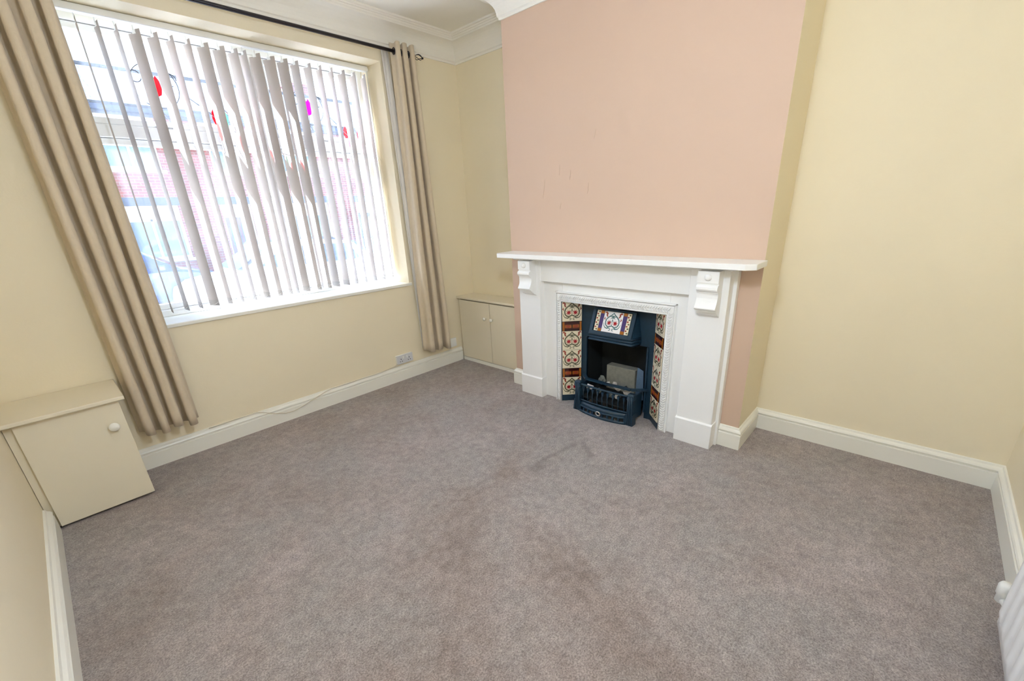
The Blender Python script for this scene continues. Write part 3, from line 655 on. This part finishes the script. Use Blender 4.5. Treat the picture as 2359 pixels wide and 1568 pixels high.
# ------------------------------------------------------------------ fire basket
fb = thing('fire_grate', 'black iron fire grate with upright bars and ring-handled ash front', 'grate', (-0.45, YCN, 0))
XF = -0.500
def bow(y, k=0.036): return XF - k * (1 - ((y - YCN) / 0.222) ** 2)
for s in (-1, 1):
    yc = YCN + s * 0.222
    secs = []
    for z, dx, dy in ((0.0, 0.026, 0.030), (0.085, 0.022, 0.026), (0.086, 0.018, 0.022), (0.19, 0.018, 0.022), (0.196, 0.022, 0.026), (0.226, 0.022, 0.026), (0.238, 0.012, 0.018)):
        t_ = -0.012 * (0.2 - z)
        secs.append([V(XF - dx + t_, yc - dy, z), V(XF + dx + t_, yc - dy, z), V(XF + dx + t_, yc + dy, z), V(XF - dx + t_, yc + dy, z)])
    po = build(MB().loft(secs), 'post', M_iron, fb)
    mb = MB()
    for k in (-1, 0, 1): mb.tube([(XF - 0.026, yc + k * 0.013, 0.004), (XF - 0.022, yc + k * 0.013, 0.10), (XF - 0.021, yc + k * 0.013, 0.222)], 0.005, 6)
    build(mb, 'flute', M_iron, po)
    build(MB().box(-0.500, -0.352, yc - 0.006, yc + 0.006, 0.02, 0.20, 0.003), 'side_plate', M_iron, fb)
P_ = [(-0.352, YCN + 0.272, 0.236), (-0.40, YCN + 0.235, 0.240), (-0.447, YCN + 0.186, 0.246), (-0.452, YCN, 0.246), (-0.447, YCN - 0.186, 0.246), (-0.40, YCN - 0.235, 0.240), (-0.352, YCN - 0.272, 0.236)]
mb = MB()
for (a, b) in zip(P_, P_[1:]):
    a, b = Vector(a), Vector(b); d = (b - a).normalized(); n = V(d.y, -d.x, 0) * 0.014
    mb.loft([[a + n, a - n, a - n + V(0, 0, -0.012), a + n + V(0, 0, -0.012)], [b + n, b - n, b - n + V(0, 0, -0.012), b + n + V(0, 0, -0.012)]])
build(mb, 'top_bar', M_iron, fb)
ys = [YCN - 0.2 + 0.4 * k / 16 for k in range(17)]
build(MB().tube([(bow(y, 0.010) - 0.006, y, 0.214) for y in ys], 0.0075, 8), 'rail', M_iron, fb)
build(MB().tube([(bow(y, 0.020) - 0.004, y, 0.088) for y in ys], 0.006, 8), 'rail', M_iron, fb)
for k in range(9):
    y = YCN + 0.172 - 0.043 * k
    build(MB().tube([(bow(y, 0.02) - 0.002, y, 0.088), (bow(y, 0.02) - 0.006, y, 0.15), (bow(y, 0.012) - 0.004, y, 0.176)], 0.0042, 6).loft([[V(bow(y, .012) - 0.012, y - 0.010, 0.196), V(bow(y, .012) - 0.012, y + 0.010, 0.196), V(bow(y, .012) + 0.006, y + 0.010, 0.200), V(bow(y, .012) + 0.006, y - 0.010, 0.200)], [V(bow(y, .012) - 0.012, y - 0.003, 0.164), V(bow(y, .012) - 0.012, y + 0.003, 0.164), V(bow(y, .012) + 0.002, y + 0.003, 0.164), V(bow(y, .012) + 0.002, y - 0.003, 0.164)]]), 'bar', M_iron, fb)
# ash front: sloping plate over a pierced skirt
rowT = [V(bow(y, 0.010) + 0.004, y, 0.086) for y in ys]; rowM = [V(bow(y, 0.038) - 0.012, y, 0.052) for y in ys]
af = build(MB().grid([rowT, rowM], thick=0.006), 'ash_front', M_iron, fb)
mb = MB()
mb.grid([[V(bow(y, 0.040) - 0.014, y, 0.052) for y in ys], [V(bow(y, 0.041) - 0.016, y, 0.040) for y in ys]], thick=0.006)
mb.grid([[V(bow(y, 0.042) - 0.018, y, 0.018) for y in ys], [V(bow(y, 0.043) - 0.024, y, 0.0) for y in ys]], thick=0.008)
for k in range(10):
    y = YCN + 0.19 - 0.38 * k / 9; mb.box(bow(y, 0.041) - 0.019, bow(y, 0.041) - 0.010, y - 0.007, y + 0.007, 0.012, 0.044)
build(mb, 'pierced_skirt', M_iron, af)
yr = -1.908
cx = bow(yr, 0.04) - 0.024
build(MB().tube([(cx - 0.004 * math.sin(a), yr + 0.0175 * math.cos(a), 0.040 + 0.0175 * math.sin(a)) for a in [2 * PI * k / 24 for k in range(24)]], 0.0040, 8, closed=True), 'ring_pull', M_chrome, af)
build(MB().box(-0.49, -0.36, YCN - 0.20, YCN + 0.20, 0.10, 0.112), 'burner_tray', M_soot, fb)
build(MB().box(-0.36, -0.15, YCN - 0.20, YCN + 0.20, 0.12, 0.135), 'burner_tray', M_soot, fb)
build(MB().poly([V(-0.350, -2.088, 0.135), V(-0.350, -2.150, 0.135), V(-0.350, -2.142, 0.36), V(-0.350, -2.095, 0.378)], V(0.006, 0, 0), bev=0.001), 'side_bracket', mat('galvanised_bracket', (0.10, 0.16, 0.24, 1), 0.4, 0.2, 40, metal=0.3), fb)
tag(build(MB().box(-0.300, -0.225, -2.055, -1.812, 0.135, 0.330, 0.006), 'fire_brick', M_fbrick), 'grey ceramic fire brick standing at the back of the grate', 'brick')
def coal(x, y, z, s, m, label, sd):
    b = bmesh.new(); bmesh.ops.create_icosphere(b, subdivisions=2, radius=1)
    for v in b.verts:
        k = 0.82 + 0.5 * mnoise.noise(v.co * 1.3 + V(sd * 3.1, sd, 0)); v.co = V(v.co.x * s[0] * k, v.co.y * s[1] * k, v.co.z * s[2] * k) + V(x, y, z)
    mbx = MB(); mbx._add(b); return tag(build(mbx, 'coal', m), label, 'coal', 'ceramic coals in the grate')
CL = [(-0.335, -1.795, 0.205, (0.036, 0.034, 0.042), M_coalg, 'large mid-grey ceramic coal lying left of the fire brick'),
      (-0.370, -1.868, 0.205, (0.026, 0.024, 0.022), M_coal, 'small pale round coal between grey coal and white coal'),
      (-0.365, -1.925, 0.212, (0.024, 0.020, 0.026), M_coal, 'upright bluish pale coal beside the long white coal'),
      (-0.395, -1.965, 0.205, (0.026, 0.038, 0.024), mat('white_ceramic_coal', lin(232, 226, 220), 0.8, 0.1, 30, 0.3, 60), 'long white coal lying before the fire brick'),
      (-0.410, -2.055, 0.195, (0.030, 0.040, 0.026), M_coal, 'pale flat coal near the side bracket of the grate'),
      (-0.355, -2.010, 0.195, (0.024, 0.026, 0.024), M_soot, 'black charred coal behind the pale flat coal'),
      (-0.468, -1.770, 0.190, (0.022, 0.036, 0.022), mat('chalky_coal', lin(222, 214, 214), 0.85, 0.2, 30, 0.3, 60), 'chalky white coal behind the upper rail by the post'),
      (-0.455, -1.845, 0.172, (0.022, 0.026, 0.024), M_coalg, 'dull grey coal behind the bars near the chalky coal'),
      (-0.462, -1.955, 0.165, (0.024, 0.034, 0.022), M_coalg, 'flat slate-grey coal behind the middle of the bars'),
      (-0.468, -2.015, 0.172, (0.022, 0.026, 0.026), M_coal, 'pointed pale coal showing under the upper rail'),
      (-0.425, -2.100, 0.170, (0.026, 0.026, 0.024), M_coalg, 'dark grey coal against the side plate of the grate')]
for i, c in enumerate(CL): coal(c[0], c[1], c[2], c[3], c[4], c[5], i + 1)

# ------------------------------------------------------------------ socket, blank plate, cable
sk_ = thing('wall_socket', 'white double wall socket above the skirting under the window', 'socket', (-0.945, 0, 0.165))
build(MB().box(-1.030, -0.862, -0.022, 0.0, 0.168, 0.248, 0.003), 'back_box', M_plastic, sk_)
pl = build(MB().box(-1.032, -0.860, -0.031, -0.022, 0.166, 0.250, 0.003), 'plate', mat('socket_plate', lin(214, 214, 216), 0.4, 0.01, 10), sk_)
for xc in (-0.990, -0.902):
    mb = MB()
    for dx, dz, w, h in ((0, 0.014, 0.006, 0.011), (-0.011, -0.008, 0.009, 0.006), (0.011, -0.008, 0.009, 0.006)): mb.box(xc + dx - w / 2, xc + dx + w / 2, -0.0315, -0.0305, 0.198 + dz - h / 2, 0.198 + dz + h / 2)
    build(mb, 'pin_holes', M_hole, pl)
for xc in (-0.966, -0.926): build(MB().box(xc - 0.008, xc + 0.008, -0.036, -0.030, 0.212, 0.238, 0.002), 'switch', M_plastic, pl)
tag(build(MB().box(-0.392, -0.300, -0.012, 0.0, 0.165, 0.257, 0.004), 'blank_plate', M_plastic), 'white square blanking plate between curtain and alcove cupboard', 'wall plate')
cabp = [(-2.55, -0.020, 0.143), (-2.40, -0.021, 0.146), (-2.249, -0.024, 0.152), (-2.188, -0.027, 0.125), (-2.131, -0.028, 0.097), (-2.056, -0.028, 0.070), (-1.99, -0.028, 0.067), (-1.918, -0.028, 0.082), (-1.823, -0.027, 0.110), (-1.736, -0.026, 0.134), (-1.667, -0.020, 0.146), (-1.492, -0.018, 0.143), (-1.302, -0.018, 0.143), (-1.168, -0.016, 0.145), (-1.049, -0.012, 0.155), (-1.022, -0.010, 0.168)]
tag(build(MB().tube(cabp, 0.0030, 8), 'cable', mat('cable_sheath', lin(214, 204, 186), 0.5, 0.02, 20)), 'thin white cable drooping over the skirting board below the window', 'cable')

# ------------------------------------------------------------------ radiator on the back wall
ra = thing('radiator', 'white panel radiator with pressed flutes on the back wall', 'radiator', (-1.7, -3.92, 0.09))
RX0, RX1, RZ0, RZ1, RF = -2.36, -1.165, 0.092, 0.70, -3.889
rows = []
nx = int((RX1 - RX0) / 0.07) * 12
for j, z in enumerate([RZ0, RZ0 + 0.006, RZ0 + 0.028, RZ0 + 0.040, RZ0 + 0.052, RZ1 - 0.052, RZ1 - 0.040, RZ1 - 0.028, RZ1 - 0.006, RZ1]):
    row = []
    for i in range(nx + 1):
        x = RX0 + (RX1 - RX0) * i / nx; ph = ((x - RX0) / 0.07) % 1
        k = max(0, math.cos((ph - 0.5) * 2 * PI)) if 3 <= j <= 6 else 0
        edge = min(1, (x - RX0) / 0.03, (RX1 - x) / 0.03)
        y = RF - (0.010 if j in (0, 9) else 0.0) - 0.008 * (1 - edge) + 0.007 * k * (1 if 4 <= j <= 5 else 0.6) * max(0, edge)
        row.append(V(x, y, z))
    rows.append(row)
build(MB().grid(rows, thick=0.002), 'panel', M_rad, ra)
build(MB().box(RX0, RX1, -3.965, RF - 0.012, RZ0 + 0.01, RZ1 - 0.004, 0.004), 'convector', M_rad, ra)
va = build(MB().tube([(RX1 - 0.004, -3.912, 0.122), (RX1 + 0.03, -3.908, 0.124), (RX1 + 0.062, -3.900, 0.124)], 0.012, 12).lathe([(0.013, 0), (0.016, 0.004), (0.016, 0.030), (0.020, 0.034), (0.021, 0.070), (0.016, 0.080), (0.004, 0.082)], (RX1 + 0.066, -3.897, 0.110), (0, 0, 1), 18), 'valve', M_plastic, ra)
build(MB().tube([(RX1 + 0.066, -3.897, 0.118), (RX1 + 0.070, -3.925, 0.108), (RX1 + 0.072, -3.950, 0.104), (RX1 + 0.072, -3.957, 0.104)], 0.0075, 10), 'pipe', M_gloss, ra)
for xb in (-2.2, -1.35): build(MB().box(xb - 0.015, xb + 0.015, -3.981, -3.962, 0.25, 0.6), 'bracket', M_rad, ra)

# ------------------------------------------------------------------ street outside
ZR = -0.42
struct(build(MB().box(-30, 45, 4.2, 11.4, ZR - 0.3, ZR), 'road', M_road))
struct(build(MB().box(-30, 45, 0.38, 4.2, ZR - 0.3, ZR + 0.11), 'pavement_near', M_pave))
struct(build(MB().box(-30, 45, 11.4, 26.0, ZR - 0.3, ZR + 0.11), 'pavement_far', M_pave))
FY = 13.0; GZ = ZR + 0.11; EZ = 4.42
LAB = ['red brick terraced house with a dark green front door', 'red brick terraced house with a mauve front door and dark lintels', 'red brick terraced house with a dark blue front door', 'red brick terraced house with a cream front door', 'red brick terraced house with a maroon front door']
DC = [mat('green_front_door', lin(40, 78, 56), 0.4, 0.05, 4), M_door, M_darkpaint, M_fan, M_tdark]
def house(x0, w, label, dm, k):
    h = thing('terraced_house', label, 'house', (x0 + w / 2, FY, GZ), 'terrace across the street')
    wins = [(x0 + 0.62, x0 + 2.05, 0.55, 2.02), (x0 + 0.72, x0 + 1.95, 2.95, 4.10), (x0 + 3.20, x0 + 4.0, 2.95, 4.10)]; door = (x0 + 3.12, x0 + 3.98, GZ, 2.02)
    build(holes_wall(MB(), x0, x0 + w, GZ, EZ, FY, FY + 0.25, wins + [door]).box(x0, x0 + w, FY + 0.26, FY + 5.9, GZ, EZ - 0.05), 'wall', M_brick, h)
    for (a, b, c, d) in wins:
        fr_ = build(frame_rect(MB(), a, b, c, d, 0.07, FY + 0.06, FY + 0.14, 0.008).box((a + b) / 2 - 0.03, (a + b) / 2 + 0.03, FY + 0.06, FY + 0.14, c + 0.07, d - 0.07).box(a + 0.07, b - 0.07, FY + 0.06, FY + 0.14, d - 0.42, d - 0.36), 'window', M_upvc, h)
        for i in (0, 1):
            xa, xb = (a + 0.07, (a + b) / 2 - 0.03) if i == 0 else ((a + b) / 2 + 0.03, b - 0.07)
            build(MB().box(xa, xb, FY + 0.09, FY + 0.10, c + 0.07, d - 0.42), 'pane', M_hglass, fr_); build(MB().box(xa, xb, FY + 0.09, FY + 0.10, d - 0.36, d - 0.07), 'pane', M_net, fr_)
        build(MB().box(a - 0.08, b + 0.08, FY - 0.05, FY + 0.07, c - 0.09, c, 0.008), 'sill', M_stone, h)
        build(MB().box(a - 0.12, b + 0.12, FY - 0.02, FY + 0.05, d, d + (0.21 if d < 3 else 0.16), 0.006), 'lintel', M_darkpaint if d < 3 else M_stone, h)
    a, b, c, d = door
    dr = build(MB().box(a + 0.06, b - 0.06, FY + 0.12, FY + 0.18, c, 1.62, 0.006), 'door', dm, h)
    for s in (0, 1):
        xa = a + 0.14 + s * 0.33
        build(MB().poly([V(xa, FY + 0.110, 0.75), V(xa + 0.25, FY + 0.110, 0.75)] + [V(xa + 0.125 + 0.125 * math.cos(t_), FY + 0.110, 1.36 + 0.16 * math.sin(t_)) for t_ in [PI * k_ / 8 for k_ in range(9)]], V(0, 0.012, 0)), 'door_light', M_hglass, dr)
        build(MB().box(xa, xa + 0.25, FY + 0.108, FY + 0.122, -0.15, 0.55, 0.005), 'door_panel', dm, dr)
    build(MB().box(a + 0.36, a + 0.52, FY + 0.105, FY + 0.12, 0.62, 0.66, 0.004), 'letterbox', M_chrome, dr)
    build(frame_rect(MB(), a, b, c - 0.05, d, 0.06, FY + 0.08, FY + 0.18, 0.006).box(a + 0.06, b - 0.06, FY + 0.08, FY + 0.18, 1.63, 1.70), 'door_frame', M_upvc, h)
    build(MB().box(a + 0.06, b - 0.06, FY + 0.12, FY + 0.14, 1.70, d - 0.06), 'fanlight', M_fan, h)
    build(MB().box(a - 0.12, b + 0.12, FY - 0.02, FY + 0.05, d, d + 0.21, 0.006), 'lintel', M_darkpaint, h)
    build(MB().box(a - 0.1, b + 0.1, FY - 0.32, FY + 0.08, GZ, GZ + 0.14, 0.01), 'doorstep', M_stone, h)
    rm = MB(); run, rise = 3.2, 1.5; L_ = math.hypot(run, rise)
    me = rm.box(0, w, 0, L_, -0.04, 0.04).mesh('roof')
    ro = link('roof', me, M_slate, h); ro.matrix_local = Matrix.Translation(V(x0, FY - 0.28, EZ + 0.02) - world_loc(h)) @ Matrix.Rotation(math.atan2(rise, run), 4, 'X')
    me = MB().box(0, w, 0, L_, -0.04, 0.04).mesh('roof')
    ro = link('roof', me, M_slate, h); ro.matrix_local = Matrix.Translation(V(x0 + w, FY - 0.28 + 2 * run, EZ + 0.02) - world_loc(h)) @ Matrix.Rotation(PI, 4, 'Z') @ Matrix.Rotation(math.atan2(rise, run), 4, 'X')
    mb = MB()
    build(MB().box(x0, x0 + w, FY + 2.80, FY + 3.04, EZ + rise + 0.0, EZ + rise + 0.11, 0.03), 'ridge', M_slate, h)
    build(MB().box(x0, x0 + w, FY - 0.36, FY - 0.24, EZ - 0.14, EZ - 0.02, 0.02).box(x0, x0 + w, FY - 0.24, FY, EZ - 0.18, EZ - 0.02), 'gutter', M_darkpaint, h)
    if k != 2: return
    cxx = x0 + w - 1.2
    ch_ = build(MB().box(cxx - 0.4, cxx + 0.4, FY + 3.4, FY + 4.0, EZ + 1.0, EZ + 2.0).box(cxx - 0.46, cxx + 0.46, FY + 3.34, FY + 4.06, EZ + 2.0, EZ + 2.1), 'chimney', M_brick, h)
    for q in (-0.2, 0.2): build(MB().lathe([(0.13, 0), (0.11, 0.35), (0.13, 0.38), (0.09, 0.39)], (cxx + q, FY + 3.7, EZ + 2.1), (0, 0, 1), 12), 'chimney_pot', M_trust, ch_)
for i in range(5): house(-6.25 + i * 4.5, 4.5, LAB[i], DC[i], i)

def car(label, body, x, y, flip, hgt=1.45, L=4.1):
    W = 1.72; t = thing('parked_car', label, 'car', (x, y, ZR), 'cars parked along the street')
    o = world_loc(t); s = -1 if flip else 1     # nose towards +x * s
    low = [(-2.0, 0.30), (-2.05, 0.55), (-1.98, 0.88), (-1.6, 0.95), (1.0, 0.95), (1.75, 0.82), (2.0, 0.66), (2.05, 0.45), (1.95, 0.26), (-1.9, 0.24)]
    sc = L / 4.1
    def sec(ypos, inset, zoff=0):
        return [V(x + s * (px_ * sc * (1 - inset * 0.03)), y + ypos, ZR + (pz if pz < 0.5 else pz - inset * 0.05)) for px_, pz in low]
    bo = build(MB().loft([sec(-W / 2 + 0.0, 1), sec(-W / 2 + 0.05, 0), sec(W / 2 - 0.05, 0), sec(W / 2, 1)]), 'body', body, t)
    cab = [(-1.75, 0.94), (-1.35, hgt - 0.05), (-0.9, hgt), (0.1, hgt - 0.01), (0.45, hgt - 0.07), (1.15, 0.94)]
    def cs(yy, k): return [V(x + s * px_ * sc * (1 if pz < 1 else 0.96), y + (yy if pz < 1 else yy * 0.80), ZR + pz) for px_, pz in cab]
    build(MB().loft([cs(-W / 2 + 0.06, 0), cs(W / 2 - 0.06, 0)]), 'cabin', body, t)
    for sy in (-1, 1):
        for xs in (((-1.40, 1.0), (-1.20, hgt - 0.10), (-0.42, hgt - 0.06), (-0.42, 1.0)), ((-0.34, 1.0), (-0.34, hgt - 0.06), (0.25, hgt - 0.10), (0.85, 1.0))):
            q = [V(x + s * a * sc, y + sy * ((W / 2 - 0.055) * (1 - 0.20 * (b - 0.94) / (hgt - 0.94)) + 0.006), ZR + b) for a, b in xs]
            build(MB().poly(q, V(0, sy * 0.006, 0)), 'side_window', M_carglass, t)
    for a0, b0, a1, b1, nm in ((1.10, 1.00, 0.52, hgt - 0.09, 'windscreen'), (-1.72, 1.0, -1.40, hgt - 0.09, 'rear_window')):
        ex = 0.03 * (1 if a0 > 0 else -1)
        q = [V(x + s * (a0 * sc + ex), y - 0.66, ZR + b0 + 0.02), V(x + s * (a0 * sc + ex), y + 0.66, ZR + b0 + 0.02), V(x + s * (a1 * sc + ex), y + 0.56, ZR + b1 + 0.02), V(x + s * (a1 * sc + ex), y - 0.56, ZR + b1 + 0.02)]
        build(MB().poly(q, V(s * ex * 0.3, 0, 0.006)), nm, M_carglass, t)
    for wx in (-1.28, 1.30):
        for sy in (-1, 1):
            wh = build(MB().lathe([(0.18, -0.10), (0.29, -0.10), (0.31, -0.07), (0.31, 0.07), (0.29, 0.10), (0.20, 0.10)], (x + s * wx * sc, y + sy * (W / 2 - 0.08), ZR + 0.31), (0, sy, 0), 24), 'wheel', M_tyre, t)
            mb = MB().lathe([(0.20, 0), (0.19, 0.01), (0.05, 0.02), (0.01, 0.02)], (x + s * wx * sc, y + sy * (W / 2 + 0.005), ZR + 0.31), (0, sy, 0), 20)
            for k in range(7):
                a = 2 * PI * k / 7; mb.tube([(x + s * wx * sc + 0.03 * math.cos(a), y + sy * (W / 2 + 0.022), ZR + 0.31 + 0.03 * math.sin(a)), (x + s * wx * sc + 0.19 * math.cos(a), y + sy * (W / 2 + 0.016), ZR + 0.31 + 0.19 * math.sin(a))], 0.014, 6)
            build(mb, 'hub', M_alloy, wh)
    for sy in (-1, 1):
        build(MB().box(x + s * 1.88 * sc, x + s * 1.99 * sc, y + sy * 0.62 - 0.14, y + sy * 0.62 + 0.14, ZR + 0.60, ZR + 0.72, 0.03), 'headlamp', M_lamp, t)
        build(MB().box(x - s * 1.97 * sc, x - s * 2.03 * sc, y + sy * 0.68 - 0.10, y + sy * 0.68 + 0.10, ZR + 0.62, ZR + 0.80, 0.02), 'tail_lamp', M_tred, t)
        build(MB().box(x + s * 0.72 * sc, x + s * 0.84 * sc, y + sy * (W / 2 + 0.02), y + sy * (W / 2 + 0.16), ZR + 0.95, ZR + 1.06, 0.02), 'mirror', body, t)
car('dark blue hatchback car parked across the street by the house window', mat('blue_car_paint', lin(36, 54, 104), 0.2, 0.03, 4, coat=0.8), -1.9, 10.2, False)
car('white hatchback car parked on the near side of the street', mat('white_car_paint', lin(225, 228, 230), 0.2, 0.02, 4, coat=0.8), 0.75, 7.1, True)
car('dark slate hatchback car parked outside the mauve front door', mat('slate_car_paint', lin(44, 52, 66), 0.2, 0.03, 4, coat=0.8), 2.6, 10.25, False)
car('blue-grey hatchback car parked farther along the terrace', mat('steel_car_paint', lin(64, 84, 120), 0.2, 0.03, 4, coat=0.8), 7.2, 10.2, True)

# ------------------------------------------------------------------ added fill lamp, hung out of frame to brighten the room
pd = thing('added_fill_lamp', 'added white globe fill lamp hanging unseen above the view', 'lamp', (-2.35, -2.80, ZC))
LX, LY = -2.35, -2.80
build(MB().lathe([(0.05, 0), (0.05, -0.012), (0.02, -0.028), (0.006, -0.034)], (LX, LY, ZC), (0, 0, 1), 24), 'ceiling_rose', M_plastic, pd)
build(MB().tube([(LX, LY, ZC - 0.03), (LX, LY, 2.24)], 0.0035, 8), 'flex', M_plastic, pd)
build(MB().lathe([(0.02, 2.24), (0.03, 2.235), (0.035, 2.18)], (LX, LY, 0), (0, 0, 1), 20), 'gallery', M_chrome, pd)
gm, gt, gp, go = nodes('fill_lamp_glow'); gp.inputs['Base Color'].default_value = (0.9, 0.88, 0.84, 1); gp.inputs['Emission Color'].default_value = (0.82, 0.95, 1.16, 1); gp.inputs['Emission Strength'].default_value = FILL_LAMP  # cool glow of the added lamp, supplements the window light
build(MB().lathe([(0.13 * math.sin(PI * (0.10 + 0.90 * k / 18)), 2.06 + 0.13 * math.cos(PI * (0.10 + 0.90 * k / 18))) for k in range(19)], (LX, LY, 0), (0, 0, 1), 28), 'globe', gm, pd)
